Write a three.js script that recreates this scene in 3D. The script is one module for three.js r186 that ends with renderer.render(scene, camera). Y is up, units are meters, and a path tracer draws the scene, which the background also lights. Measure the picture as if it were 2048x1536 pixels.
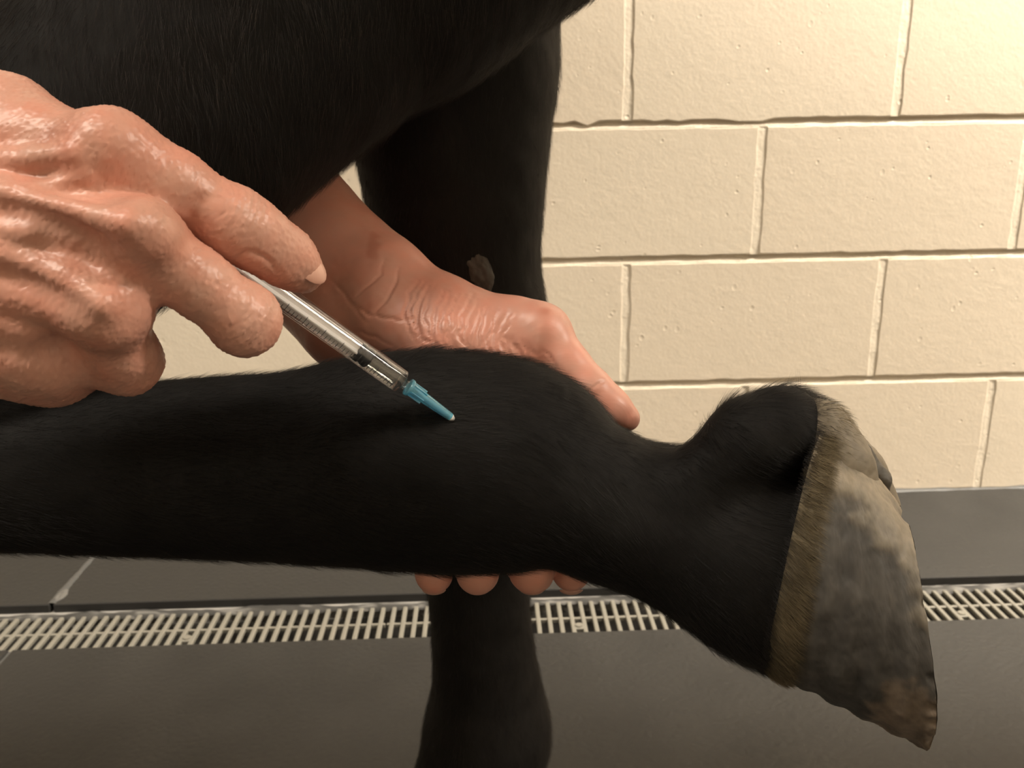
import * as THREE from 'three';
import { RoundedBoxGeometry } from 'three/addons/geometries/RoundedBoxGeometry.js';
import { mergeGeometries } from 'three/addons/utils/BufferGeometryUtils.js';
import { RectAreaLightUniformsLib } from 'three/addons/lights/RectAreaLightUniformsLib.js';

// ------------------------------------------------------------------ camera, lamps, exposure
const scene = new THREE.Scene();
scene.background = new THREE.Color(0x000000);
const FOCAL = 1752.6;                                    // pixels of a 2048 x 1536 frame
const EYE = new THREE.Vector3(0, 0.6017, 0);
const [PITCH, YAW, ROLL] = [0.29173, 0.02872, -0.01571];
const camera = new THREE.PerspectiveCamera(2 * Math.atan(768 / FOCAL) * 180 / Math.PI, 4 / 3, 0.02, 30);
const VIEW = new THREE.Matrix4();
{
  const fwd = new THREE.Vector3(Math.sin(YAW) * Math.cos(PITCH), -Math.sin(PITCH), -Math.cos(YAW) * Math.cos(PITCH));
  const right = new THREE.Vector3(Math.cos(YAW), 0, Math.sin(YAW)), up = new THREE.Vector3().crossVectors(right, fwd);
  const r2 = right.clone().multiplyScalar(Math.cos(ROLL)).addScaledVector(up, Math.sin(ROLL));
  const u2 = up.clone().multiplyScalar(Math.cos(ROLL)).addScaledVector(right, -Math.sin(ROLL));
  VIEW.makeBasis(r2, u2, fwd.clone().negate()).setPosition(EYE);
  camera.position.copy(EYE); camera.quaternion.setFromRotationMatrix(VIEW); camera.updateMatrixWorld(true);
}
camera.focus = 0.325; camera.userData.fStop = 26;
scene.add(camera);
const renderer = new THREE.WebGLRenderer();
renderer.toneMapping = THREE.LinearToneMapping;
renderer.toneMappingExposure = 1.12;
renderer.shadowMap.enabled = true;
RectAreaLightUniformsLib.init();
const CEIL = 2.75;
const LAMPS = [   // x, z, length (x), width (z), radiance
  { x: -1.30, z: 0.34, w: 1.25, d: 0.28, power: 46, label: 'white ceiling batten lamp over the near side of the horse' },
  { x: 1.9, z: -0.75, w: 1.25, d: 0.28, power: 190, label: 'white ceiling batten lamp above the cream block wall' },
  { x: 3.0, z: 0.42, w: 1.6, d: 0.24, power: 92, label: 'white ceiling batten lamp behind the viewer, towards the rear of the horse' },
];
const LAMP_COLOR = new THREE.Color().setRGB(1.0, 0.89, 0.745);

// ------------------------------------------------------------------ helpers
const V = (x, y, z) => new THREE.Vector3(x, y, z);
const invView = VIEW.clone().invert();
const L = (px, py, d) => V((px - 1024) / FOCAL * d, (768 - py) / FOCAL * d, -d).applyMatrix4(VIEW);   // a point d metres into the room along the axis of view
const onZ = (px, py, z) => { const r = L(px, py, 1).sub(EYE); return EYE.clone().addScaledVector(r, (z - EYE.z) / r.z); };
const mm = (px, d) => px * d / FOCAL;
let seed = 12345;
const rnd = () => { seed = (seed * 1664525 + 1013904223) >>> 0; return seed / 4294967296; };
const lerp = (a, b, t) => a + (b - a) * t, clamp = (x, a, b) => x < a ? a : x > b ? b : x;
const smooth = (a, b, x) => { const t = clamp((x - a) / (b - a), 0, 1); return t * t * (3 - 2 * t); };
const smin = (a, b, k) => { const h = k - Math.abs(a - b); return h <= 0 ? Math.min(a, b) : Math.min(a, b) - h * h / (4 * k); };
function hash(x, y, z) { let h = Math.imul(x, 374761393) ^ Math.imul(y, 668265263) ^ Math.imul(z, 2147483647 ^ 0x5bd1e995); h = Math.imul(h ^ (h >>> 13), 1274126177); h ^= h >>> 16; return (h >>> 0) / 4294967296; }
function noise(x, y, z) {
  const xi = Math.floor(x), yi = Math.floor(y), zi = Math.floor(z); let u = x - xi, v = y - yi, w = z - zi;
  u = u * u * (3 - 2 * u); v = v * v * (3 - 2 * v); w = w * w * (3 - 2 * w);
  return lerp(lerp(lerp(hash(xi, yi, zi), hash(xi + 1, yi, zi), u), lerp(hash(xi, yi + 1, zi), hash(xi + 1, yi + 1, zi), u), v),
    lerp(lerp(hash(xi, yi, zi + 1), hash(xi + 1, yi, zi + 1), u), lerp(hash(xi, yi + 1, zi + 1), hash(xi + 1, yi + 1, zi + 1), u), v), w) * 2 - 1;
}
const fbm = (x, y, z, o = 4) => { let s = 0, a = 0.5; for (let i = 0; i < o; i++) { s += a * noise(x, y, z); x = x * 2.03 + 17.1; y = y * 2.03 + 5.3; z = z * 2.03 + 9.7; a *= 0.5; } return s; };
function worley(x, y, z) {
  const xi = Math.floor(x), yi = Math.floor(y), zi = Math.floor(z); let a = 9, b = 9;
  for (let i = -1; i < 2; i++) for (let j = -1; j < 2; j++) for (let k = -1; k < 2; k++) {
    const cx = xi + i, cy = yi + j, cz = zi + k;
    const dx = cx + hash(cx, cy, cz) - x, dy = cy + hash(cx + 71, cy, cz) - y, dz = cz + hash(cx, cy + 37, cz) - z, d = dx * dx + dy * dy + dz * dz;
    if (d < a) { b = a; a = d; } else if (d < b) b = d;
  }
  return [Math.sqrt(a), Math.sqrt(b)];
}
const names = new Map();
const numbered = (n) => { const k = names.get(n) ?? 0; names.set(n, k + 1); return k ? `${n}_${String(k).padStart(3, '0')}` : n; };
function mesh(name, geometry, material, parent = scene) {
  const m = new THREE.Mesh(geometry, material); m.name = parent === scene ? numbered(name) : name; m.castShadow = m.receiveShadow = true; parent.add(m); return m;
}
function thing(name, label, category, position = [0, 0, 0], group) {
  const o = new THREE.Group(); o.name = numbered(name); o.position.set(...position); scene.add(o); o.userData = { label, category }; if (group) o.userData.group = group; return o;
}
const structure = (o, label, category) => { o.userData.kind = 'structure'; o.userData.label = label; o.userData.category = category; return o; };
const std = (o) => new THREE.MeshStandardMaterial(o), phys = (o) => new THREE.MeshPhysicalMaterial(o);
const lin = (r, g, b) => new THREE.Color().setRGB(r, g, b);
function dataTexture(n, fn, color = false) {
  const a = new Uint8Array(n * n * 4);
  for (let y = 0; y < n; y++) for (let x = 0; x < n; x++) { const v = fn(x, y); const o = (y * n + x) * 4; for (let c = 0; c < 3; c++) a[o + c] = clamp(Math.round((Array.isArray(v) ? v[c] : v) * 255), 0, 255); a[o + 3] = 255; }
  const t = new THREE.DataTexture(a, n, n); t.wrapS = t.wrapT = THREE.RepeatWrapping; t.magFilter = THREE.LinearFilter; t.minFilter = THREE.LinearMipmapLinearFilter; t.generateMipmaps = true; if (color) t.colorSpace = THREE.SRGBColorSpace; t.needsUpdate = true; return t;
}
const box = (x0, x1, y0, y1, z0, z1) => { const g = new THREE.BoxGeometry(x1 - x0, y1 - y0, z1 - z0); g.translate((x0 + x1) / 2, (y0 + y1) / 2, (z0 + z1) / 2); return g; };
function uvMetres(g, scale = 1) {      // uv in metres across the face each vertex belongs to
  const p = g.attributes.position, n = g.attributes.normal, uv = new Float32Array(p.count * 2);
  for (let i = 0; i < p.count; i++) {
    const ax = Math.abs(n.getX(i)), ay = Math.abs(n.getY(i)), az = Math.abs(n.getZ(i));
    const [a, b] = ay > ax && ay > az ? [p.getX(i), p.getZ(i)] : ax > az ? [p.getZ(i), p.getY(i)] : [p.getX(i), p.getY(i)];
    uv[2 * i] = a / scale; uv[2 * i + 1] = b / scale;
  }
  g.setAttribute('uv', new THREE.BufferAttribute(uv, 2)); return g;
}

// surface of a distance field by surface nets; blocks far from the surface are skipped
function surfaceNets(f, lo, hi, h, keep) {
  const nx = Math.ceil((hi[0] - lo[0]) / h) + 1, ny = Math.ceil((hi[1] - lo[1]) / h) + 1, nz = Math.ceil((hi[2] - lo[2]) / h) + 1, B = 8;
  const val = new Float32Array(nx * ny * nz), done = new Uint8Array(nx * ny * nz), at = (i, j, k) => i + nx * (j + ny * k);
  const bx = Math.ceil((nx - 1) / B), by = Math.ceil((ny - 1) / B), bz = Math.ceil((nz - 1) / B), active = [];
  for (let c = 0; c < bz; c++) for (let b = 0; b < by; b++) for (let a = 0; a < bx; a++) {
    const d = f(lo[0] + (a + .5) * B * h, lo[1] + (b + .5) * B * h, lo[2] + (c + .5) * B * h);
    if (Math.abs(d) > B * h * 1.5) continue;
    active.push([a, b, c]);
    for (let k = c * B; k <= Math.min(nz - 1, c * B + B); k++) for (let j = b * B; j <= Math.min(ny - 1, b * B + B); j++) for (let i = a * B; i <= Math.min(nx - 1, a * B + B); i++) {
      const q = at(i, j, k); if (!done[q]) { done[q] = 1; val[q] = f(lo[0] + i * h, lo[1] + j * h, lo[2] + k * h); }
    }
  }
  const cell = new Int32Array(nx * ny * nz).fill(-1), pos = [], index = [];
  for (const [a, b, c] of active) for (let k = c * B; k < Math.min(nz - 1, c * B + B); k++) for (let j = b * B; j < Math.min(ny - 1, b * B + B); j++) for (let i = a * B; i < Math.min(nx - 1, a * B + B); i++) {
    let mask = 0; const e = [];
    for (let m = 0; m < 8; m++) { const v = val[at(i + (m & 1), j + (m >> 1 & 1), k + (m >> 2))]; e.push(v); if (v < 0) mask |= 1 << m; }
    if (mask === 0 || mask === 255) continue;
    let sx = 0, sy = 0, sz = 0, n = 0;
    for (let m = 0; m < 8; m++) for (const bit of [1, 2, 4]) if (!(m & bit)) {
      const o = m | bit; if ((e[m] < 0) === (e[o] < 0)) continue;
      const t = e[m] / (e[m] - e[o]);
      sx += (m & 1) + (bit === 1 ? t : 0); sy += (m >> 1 & 1) + (bit === 2 ? t : 0); sz += (m >> 2) + (bit === 4 ? t : 0); n++;
    }
    cell[at(i, j, k)] = pos.length / 3; pos.push(lo[0] + (i + sx / n) * h, lo[1] + (j + sy / n) * h, lo[2] + (k + sz / n) * h);
  }
  const quad = (a, b, c, d, flip) => {
    if (a < 0 || b < 0 || c < 0 || d < 0) return;
    if (keep && !keep(pos[3 * a], pos[3 * a + 1], pos[3 * a + 2])) return;
    if (flip) index.push(a, c, b, a, d, c); else index.push(a, b, c, a, c, d);
  };
  for (const [a, b, c] of active) for (let k = Math.max(1, c * B); k < Math.min(nz - 1, c * B + B); k++) for (let j = Math.max(1, b * B); j < Math.min(ny - 1, b * B + B); j++) for (let i = Math.max(1, a * B); i < Math.min(nx - 1, a * B + B); i++) {
    const v = val[at(i, j, k)];
    const X = val[at(i + 1, j, k)], Y = val[at(i, j + 1, k)], Z = val[at(i, j, k + 1)];
    if ((v < 0) !== (X < 0)) quad(cell[at(i, j - 1, k - 1)], cell[at(i, j, k - 1)], cell[at(i, j, k)], cell[at(i, j - 1, k)], v >= 0);
    if ((v < 0) !== (Y < 0)) quad(cell[at(i - 1, j, k - 1)], cell[at(i - 1, j, k)], cell[at(i, j, k)], cell[at(i, j, k - 1)], v >= 0);
    if ((v < 0) !== (Z < 0)) quad(cell[at(i - 1, j - 1, k)], cell[at(i, j - 1, k)], cell[at(i, j, k)], cell[at(i - 1, j, k)], v >= 0);
  }
  const g = new THREE.BufferGeometry();
  g.setAttribute('position', new THREE.BufferAttribute(new Float32Array(pos), 3)); g.setIndex(index); g.computeVertexNormals();
  return g;
}
// a tapered bone between two joints
function bone(a, b, ra, rb) {
  const dx = b.x - a.x, dy = b.y - a.y, dz = b.z - a.z, l2 = dx * dx + dy * dy + dz * dz || 1e-12;
  return (x, y, z) => { const px = x - a.x, py = y - a.y, pz = z - a.z; const t = clamp((px * dx + py * dy + pz * dz) / l2, 0, 1), ex = px - dx * t, ey = py - dy * t, ez = pz - dz * t; return Math.sqrt(ex * ex + ey * ey + ez * ez) - (ra + (rb - ra) * t); };
}
const chain = (pts, k = 0.004) => { const bs = pts.slice(1).map((p, i) => bone(pts[i][0], p[0], pts[i][1], p[1])); return (x, y, z) => { let d = bs[0](x, y, z); for (let i = 1; i < bs.length; i++) d = smin(d, bs[i](x, y, z), k); return d; }; };
const blend = (fs, k) => (x, y, z) => { let d = fs[0](x, y, z); for (let i = 1; i < fs.length; i++) d = smin(d, fs[i](x, y, z), k); return d; };
const J = (px, py, d, rpx) => [L(px, py, d), mm(rpx, d)];
function bounds(pts, pad) { const lo = [9, 9, 9], hi = [-9, -9, -9]; for (const p of pts) p.toArray().forEach((v, i) => { lo[i] = Math.min(lo[i], v - pad); hi[i] = Math.max(hi[i], v + pad); }); return [lo, hi]; }
const inside = ([lo, hi], m = 0) => (x, y, z) => x > lo[0] + m && x < hi[0] - m && y > lo[1] + m && y < hi[1] - m && z > lo[2] + m && z < hi[2] - m;
function paint(g, fn) { const p = g.attributes.position, n = g.attributes.normal, c = new Float32Array(p.count * 3); for (let i = 0; i < p.count; i++) { const v = fn(p.getX(i), p.getY(i), p.getZ(i), n.getX(i), n.getY(i), n.getZ(i)); c.set(v, 3 * i); } g.setAttribute('color', new THREE.BufferAttribute(c, 3)); return g; }
function displace(g, fn) { const p = g.attributes.position, n = g.attributes.normal; for (let i = 0; i < p.count; i++) { const x = p.getX(i), y = p.getY(i), z = p.getZ(i), d = fn(x, y, z); p.setXYZ(i, x + n.getX(i) * d, y + n.getY(i) * d, z + n.getZ(i) * d); } g.computeVertexNormals(); return g; }

// ------------------------------------------------------------------ the room
const WALL = -1.334, X0 = -2.2, X1 = 4.2, Z1 = 2.2;
const paintBump = (() => {   // painted concrete: fine grain, roller lumps and open pits
  const n = 1024, pits = []; for (let i = 0; i < 150; i++) pits.push([rnd() * n, rnd() * n, 1.5 + rnd() * 3.2, 0.4 + rnd() * 0.6, 0.6 + rnd() * 0.9]);
  const h = new Float32Array(n * n);
  const per = (x, y, s, q) => { const xi = Math.floor(x * s / n), yi = Math.floor(y * s / n); let u = x * s / n - xi, v = y * s / n - yi; u = u * u * (3 - 2 * u); v = v * v * (3 - 2 * v); const g = (a, b) => hash((xi + a) % s, (yi + b) % s, q); return lerp(lerp(g(0, 0), g(1, 0), u), lerp(g(0, 1), g(1, 1), u), v) * 2 - 1; };
  for (let y = 0; y < n; y++) for (let x = 0; x < n; x++) h[y * n + x] = 0.6 + 0.07 * per(x, y, 20, 0) + 0.07 * per(x, y, 63, 7) + 0.07 * per(x, y, 180, 3) + 0.05 * per(x, y, 400, 5);
  for (const [cx, cy, r, d, e] of pits) for (let y = -8; y <= 8; y++) for (let x = -8; x <= 8; x++) { const q = Math.hypot(x, y * e) / r; if (q < 1.6) { const o = ((cy + y + n | 0) % n) * n + ((cx + x + n | 0) % n); h[o] -= d * 0.5 * Math.max(0, 1 - q * q) - 0.10 * Math.max(0, 1 - Math.abs(q - 1.25) * 3); } }
  return dataTexture(n, (x, y) => h[y * n + x]);
})();
const M = {};
M.paint = std({ color: lin(0.80, 0.705, 0.575), roughness: 0.62, bumpMap: paintBump, bumpScale: 0.0009 });
M.paint2 = std({ color: lin(0.81, 0.72, 0.59), roughness: 0.6, bumpMap: paintBump, bumpScale: 0.0009 });
M.mortar = std({ color: lin(0.82, 0.735, 0.605), roughness: 0.65, bumpMap: paintBump, bumpScale: 0.002 });
const rubberTex = dataTexture(512, (x, y) => { const w = worley(x / 9, y / 9, 1.5); return clamp(0.25 + 0.7 * (w[1] - w[0]) + 0.15 * noise(x / 3, y / 3, 4), 0, 1); });
const rubberTint = dataTexture(512, (x, y) => { const k = Math.pow(0.5 * (1 + Math.cos((x / 512 - 0.5) * 6.2832)), 0.3) * Math.pow(0.5 * (1 + Math.cos((y / 512 - 0.5) * 6.2832)), 0.3); const v = 0.163 + k * 0.035 * fbm(x / 60, y / 60, 2, 5) + 0.016 * (hash(x, y, 3) - 0.5); return [v * 1.0, v * 0.985, v * 0.95]; }, true);
M.rubberEdge = std({ color: lin(0.023, 0.0225, 0.022), roughness: 0.7 });
M.rubber = std({ color: 0xffffff, map: rubberTint, roughness: 0.62, bumpMap: rubberTex, bumpScale: 0.0006 });
M.concrete = std({ color: lin(0.33, 0.32, 0.30), roughness: 0.9 });
M.channel = std({ color: lin(0.17, 0.165, 0.155), roughness: 0.85 });
M.grate = std({ color: lin(0.215, 0.207, 0.178), roughness: 0.5 });
M.plaster = std({ color: lin(0.36, 0.33, 0.28), roughness: 0.8 });
M.ceiling = std({ color: lin(0.78, 0.76, 0.72), roughness: 0.9 });
{
  // back wall: painted concrete blocks, each its own piece, on a backing with struck joints
  const wall = structure(mesh('wall_back', uvMetres(box(X0 - 0.2, X1 + 0.2, -0.15, CEIL + 0.1, WALL - 0.24, WALL - 0.012), 0.8), M.mortar), 'cream painted concrete block wall behind the horse', 'wall');
  const yBed = 0.594, xHead = 0.2145, T = 0.0057;
  function blockShape(x0, x1, y0, y1, rough) {
    const s = new THREE.Shape(), pts = [], nx = rough ? 22 : 1, ny = rough ? 12 : 1, j = rough ? 0.0011 : 0;
    const w = (a, b) => j * (fbm(a * 60, b * 60, 3.3, 3) * 2.2);
    for (let i = 0; i < nx; i++) { const x = lerp(x0, x1, i / nx); pts.push([x + w(x, y0), y0 + w(x, y0 + 5) + (rough && y0 > 0.55 && y0 < 0.65 && x > -0.2 && x < 0.42 ? -0.0005 - 0.006 * Math.max(0, fbm(x * 45, 1, 7, 3) * 2) : 0)]); }
    for (let i = 0; i < ny; i++) { const y = lerp(y0, y1, i / ny); pts.push([x1 + 1.6 * w(x1 + 3, y), y]); }
    for (let i = 0; i < nx; i++) { const x = lerp(x1, x0, i / nx); pts.push([x, y1 + w(x, y1 + 9)]); }
    for (let i = 0; i < ny; i++) { const y = lerp(y1, y0, i / ny); pts.push([x0 + 1.6 * w(x0 + 8, y), y]); }
    s.moveTo(...pts[0]); pts.slice(1).forEach((p) => s.lineTo(...p)); s.closePath();
    const g = new THREE.ExtrudeGeometry(s, { depth: 0.03, bevelEnabled: true, bevelThickness: 0.0016, bevelSize: 0.0016, bevelOffset: -0.0016, bevelSegments: 2 });
    g.translate(0, 0, WALL - 0.0316); return uvMetres(g, 0.8);
  }
  for (let c = -3; c < 11; c++) {
    const y0 = yBed + 0.2 * c, odd = Math.abs(c) % 2;
    if (y0 > CEIL) break;
    const q = y0 + 0.2 > CEIL ? CEIL : y0 + 0.2 - T;
    for (let k = -8; k < 12; k++) {
      const x0 = xHead + 0.4 * k + (odd ? 0.2 : 0) + 0.006 * (hash(c + 20, k + 20, 1) - 0.5), x1 = xHead + 0.4 * (k + 1) + (odd ? 0.2 : 0) + 0.006 * (hash(c + 20, k + 21, 1) - 0.5);
      if (x1 < X0 + 0.02 || x0 > X1 - 0.02) continue;
      const a = Math.max(X0, x0 + 0.006), b = Math.min(X1, x1 - 0.006);
      const view = a > -1.2 && a < 1.3 && y0 < 0.85;
      const m = mesh('concrete_block', blockShape(a, b, y0 + T, q, view), (c * 3 + k * 5) % 4 === 0 ? M.paint2 : M.paint, wall); m.name = 'concrete_block';
      if (k > -8 && b < X1 - 0.01) {   // upright joint, rubbed nearly flush, with small slips of mortar at its foot
        const pts = [], hh = q - y0 - T, N = view ? 26 : 2;
        const g = new THREE.PlaneGeometry(0.016, hh, view ? 6 : 1, N); const p = g.attributes.position;
        for (let i = 0; i < p.count; i++) { const u = p.getX(i) / 0.008, y = p.getY(i) + y0 + T + hh / 2; p.setXYZ(i, b + 0.006 + p.getX(i) + 0.0012 * fbm(y * 50, c, k, 2), y, WALL - 0.0004 - 0.0011 * (1 - u * u) * (0.55 + 0.9 * Math.max(0, fbm(y * 40, c * 3 + k, 2, 3) + 0.25)) + (u > 0 ? -0.0004 : 0.0002)); }
        g.computeVertexNormals(); mesh('head_joint', uvMetres(g, 0.8), M.mortar, wall);
      }
    }
    // bed joint: weathered mortar sloping out from under the upper block to the lower one
    const N = 640, pr = [[-0.001, T + 0.003], [-0.0076, T + 0.001], [-0.0070, T - 0.0032], [-0.0032, -T * 0.3], [-0.0006, -T - 0.0005], [-0.0030, -T - 0.004]];
    const pos = [], idx = [], R = pr.length;
    for (let i = 0; i <= N; i++) { const x = lerp(X0, X1, i / N); for (let r = 0; r < R; r++) { const [z, y] = pr[r]; const wob = r > 0 && r < R - 1 ? 0.0009 * fbm(x * 35, r * 0.7, c, 3) : 0; pos.push(x, y0 + y + wob, WALL + z + wob); } }
    for (let i = 0; i < N; i++) for (let r = 1; r < R - 1; r++) { const a = i * R + r, b = a + 1, d = a + R, e = d + 1; idx.push(a, b, d, b, e, d); }
    const g = new THREE.BufferGeometry(); g.setAttribute('position', new THREE.Float32BufferAttribute(pos, 3)); g.setIndex(idx); g.computeVertexNormals(); mesh('bed_joint', uvMetres(g, 0.8), M.mortar, wall);
  }
  structure(mesh('wall_left', box(X0 - 0.2, X0, -0.15, CEIL + 0.1, WALL - 0.01, Z1 + 0.2), M.plaster), 'plain cream wall closing the room ahead of the horse', 'wall');
  structure(mesh('wall_right', box(X1, X1 + 0.2, -0.15, CEIL + 0.1, WALL - 0.01, Z1 + 0.2), M.plaster), 'plain cream wall closing the room behind the horse', 'wall');
  structure(mesh('wall_front', box(X0 - 0.2, X1 + 0.2, -0.15, CEIL + 0.1, Z1, Z1 + 0.2), M.plaster), 'plain cream wall behind the viewer', 'wall');
  structure(mesh('ceiling', box(X0 - 0.2, X1 + 0.2, CEIL, CEIL + 0.15, WALL - 0.2, Z1 + 0.2), M.ceiling), 'white ceiling over the treatment room', 'ceiling');

  // floor: concrete slab, a slot drain along the wall, rubber mats on both sides of it
  const zA = -1.043, zB = -0.940, MT = 0.0125;
  const floor = structure(mesh('floor', mergeGeometries([box(X0, X1, -0.32, -MT, zB + 0.012, Z1), box(X0, X1, -0.32, -MT, WALL - 0.02, -1.030), box(X0, X1, -0.32, -0.26, -1.030, zB + 0.012)]), M.concrete), 'dark grey rubber mat floor with a drain slot along the wall', 'floor');
  const seam = -0.583, gap = 0.0022;
  const rb = (x0, x1, z0, z1) => { const g = new RoundedBoxGeometry(x1 - x0, MT, z1 - z0, 2, 0.0018); g.translate((x0 + x1) / 2, -MT / 2, (z0 + z1) / 2); return uvMetres(g, 0.55); };
  for (const [x0, x1, z0, z1] of [[X0, seam - gap, WALL + 0.004, zA], [seam + gap, 1.3, WALL + 0.004, zA], [1.3 + gap, X1, WALL + 0.004, zA], [X0, seam - gap, zB, 0.9], [seam + gap, 1.3, zB, 0.9], [1.3 + gap, X1, zB, 0.9], [X0, seam - gap, 0.9 + gap, Z1], [seam + gap, 1.3, 0.9 + gap, Z1], [1.3 + gap, X1, 0.9 + gap, Z1]])
    mesh('rubber_mat', rb(x0, x1, z0, z1), [M.rubberEdge, M.rubberEdge, M.rubber, M.rubber, M.rubberEdge, M.rubberEdge], floor);
  // sealant squeezed out along the wall and along the drain edge, and in the mat seam
  const bead = (ax, ay, az, bx, by, bz, r, amp, mat, name, n = 300) => {
    const pos = [], idx = [], K = 8;
    for (let i = 0; i <= n; i++) { const t = i / n, x = lerp(ax, bx, t), y = lerp(ay, by, t), z = lerp(az, bz, t), rr = r * (1 + amp * fbm(x * 28, z * 28, r * 900, 4) * 2);
      const along = Math.abs(bx - ax) > Math.abs(bz - az);
      for (let k = 0; k < K; k++) { const an = k / (K - 1) * Math.PI, o = Math.cos(an) * rr * 1.5, u = Math.sin(an) * rr * 0.8; pos.push(x + (along ? 0 : o), y + u, z + (along ? o : 0)); } }
    for (let i = 0; i < n; i++) for (let k = 0; k < K - 1; k++) { const a = i * K + k, b = a + 1, c = a + K, d = c + 1; idx.push(a, c, b, b, c, d); }
    const g = new THREE.BufferGeometry(); g.setAttribute('position', new THREE.Float32BufferAttribute(pos, 3)); g.setIndex(idx); g.computeVertexNormals(); paint(g, (x, y, z) => { const k = 0.05 + 0.03 * fbm(x * 90, y * 90, z * 90, 3) + 0.13 * smooth(0.12, 0.3, fbm(x * 40, 3, z * 160, 4)); return [k, k * 0.98, k * 0.93]; }); return mesh(name, g, mat, floor);
  };
  M.sealant = std({ color: lin(0.085, 0.087, 0.087), roughness: 0.5 }); M.grout = std({ color: 0xffffff, vertexColors: true, roughness: 0.85 });
  bead(X0, -0.001, WALL + 0.004, X1, -0.001, WALL + 0.004, 0.0042, 0.5, M.sealant, 'sealant_bead', 700);
  bead(X0, -MT - 0.002, -1.034, X1, -MT - 0.002, -1.034, 0.0058, 0.45, M.grout, 'mortar_bead', 900);
  bead(seam, -0.0025, WALL + 0.01, seam, -0.0025, zA - 0.002, 0.0046, 0.4, M.sealant, 'sealant_bead', 160);
  bead(seam, -0.003, zB + 0.002, seam, -0.003, 0.9, 0.0022, 0.5, M.sealant, 'sealant_bead', 200);
  { const g = new THREE.SphereGeometry(1, 20, 14); g.scale(0.007, 0.0025, 0.016); displace(g, (x, y, z) => 0.003 * fbm(x * 220, y * 220, z * 220, 3)); g.translate(seam + 0.004, 0.0002, zA - 0.022); mesh('sealant_smear', g, std({ color: lin(0.13, 0.127, 0.12), roughness: 0.8 }), floor); }

  // slot channel and its plastic grates, half a metre each
  structure(mesh('trim_1', mergeGeometries([box(X0, X1, -0.26, -0.255, -1.030, zB + 0.012), box(X0, X1, -0.26, -0.026, -1.030, -1.0285), box(X0, X1, -0.26, -MT - 0.001, zB + 0.0105, zB + 0.012)]), M.channel), 'deep grey channel of the floor drain under the grates', 'drain channel');
  const pitch = 0.01442, zg0 = -1.0275, zg1 = zB + 0.010, len = zg1 - zg0, top = -0.0095;
  const slatG = new RoundedBoxGeometry(0.0060, 0.006, len, 2, 0.0016), ribG = new RoundedBoxGeometry(0.5, 0.006, 0.0045, 1, 0.001);
  const lugG = mergeGeometries([new RoundedBoxGeometry(0.0125, 0.006, 0.013, 2, 0.0012).translate(0, 0, 0.005), new THREE.CylinderGeometry(0.0048, 0.0048, 0.0085, 12).toNonIndexed().translate(0, 0, 0.004)].map((g) => g.index ? g.toNonIndexed() : g));
  const lug0 = onZ(1158, 1245, -0.97).x;
  const spots = ['pale plastic drain grate section farthest left, mostly beyond the frame', 'pale plastic drain grate section left of the standing black leg', 'pale plastic drain grate section between the standing leg and the lifted hoof', 'pale plastic drain grate section right of the lifted hoof'];
  for (let s = 0; s < 4; s++) {
    const cx = lug0 + (s - 2) * pitch * 34, o = thing('drain_grate', spots[s], 'drain grate', [cx, top, (zg0 + zg1) / 2], 'plastic grates along the drain slot');
    for (let i = -17; i < 17; i++) { const m = mesh('slat', slatG, M.grate, o); m.position.set((i + 0.5) * pitch, -0.003, 0); }
    const r = mesh('cross_rib', ribG, M.grate, o); r.scale.x = pitch * 34 / 0.5 * 0.996; r.position.set(0, -0.0042, -0.010);
    const l = mesh('locking_lug', lugG, M.grate, o); l.position.set(0, -0.003, 0.006);
  }
}
// ceiling lamps
M.lampGlow = std({ color: 0xffffff, emissive: LAMP_COLOR, emissiveIntensity: 6, roughness: 0.5 }); M.lampBody = std({ color: lin(0.75, 0.75, 0.74), roughness: 0.5 });
for (const p of LAMPS) {
  const o = thing('ceiling_lamp', p.label, 'lamp', [p.x, CEIL, p.z], 'ceiling batten lamps');
  const h = mesh('housing', new RoundedBoxGeometry(p.w + 0.05, 0.06, p.d + 0.04, 2, 0.01), M.lampBody, o); h.position.y = -0.031;
  const g = mesh('diffuser', new RoundedBoxGeometry(p.w, 0.03, p.d, 3, 0.012), M.lampGlow, o); g.position.y = -0.075;
  const l = new THREE.RectAreaLight(LAMP_COLOR, p.power, p.w, p.d); l.position.set(p.x, CEIL - 0.095, p.z); l.lookAt(p.x, 0, p.z); scene.add(l);
}
console.log('room built');

// ------------------------------------------------------------------ the horse
const D0 = 0.372;                                       // distance of the lifted leg's middle
const toView = (x, y, z) => { const e = invView.elements; return [e[0] * x + e[4] * y + e[8] * z + e[12], e[1] * x + e[5] * y + e[9] * z + e[13], e[2] * x + e[6] * y + e[10] * z + e[14]]; };
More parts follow.
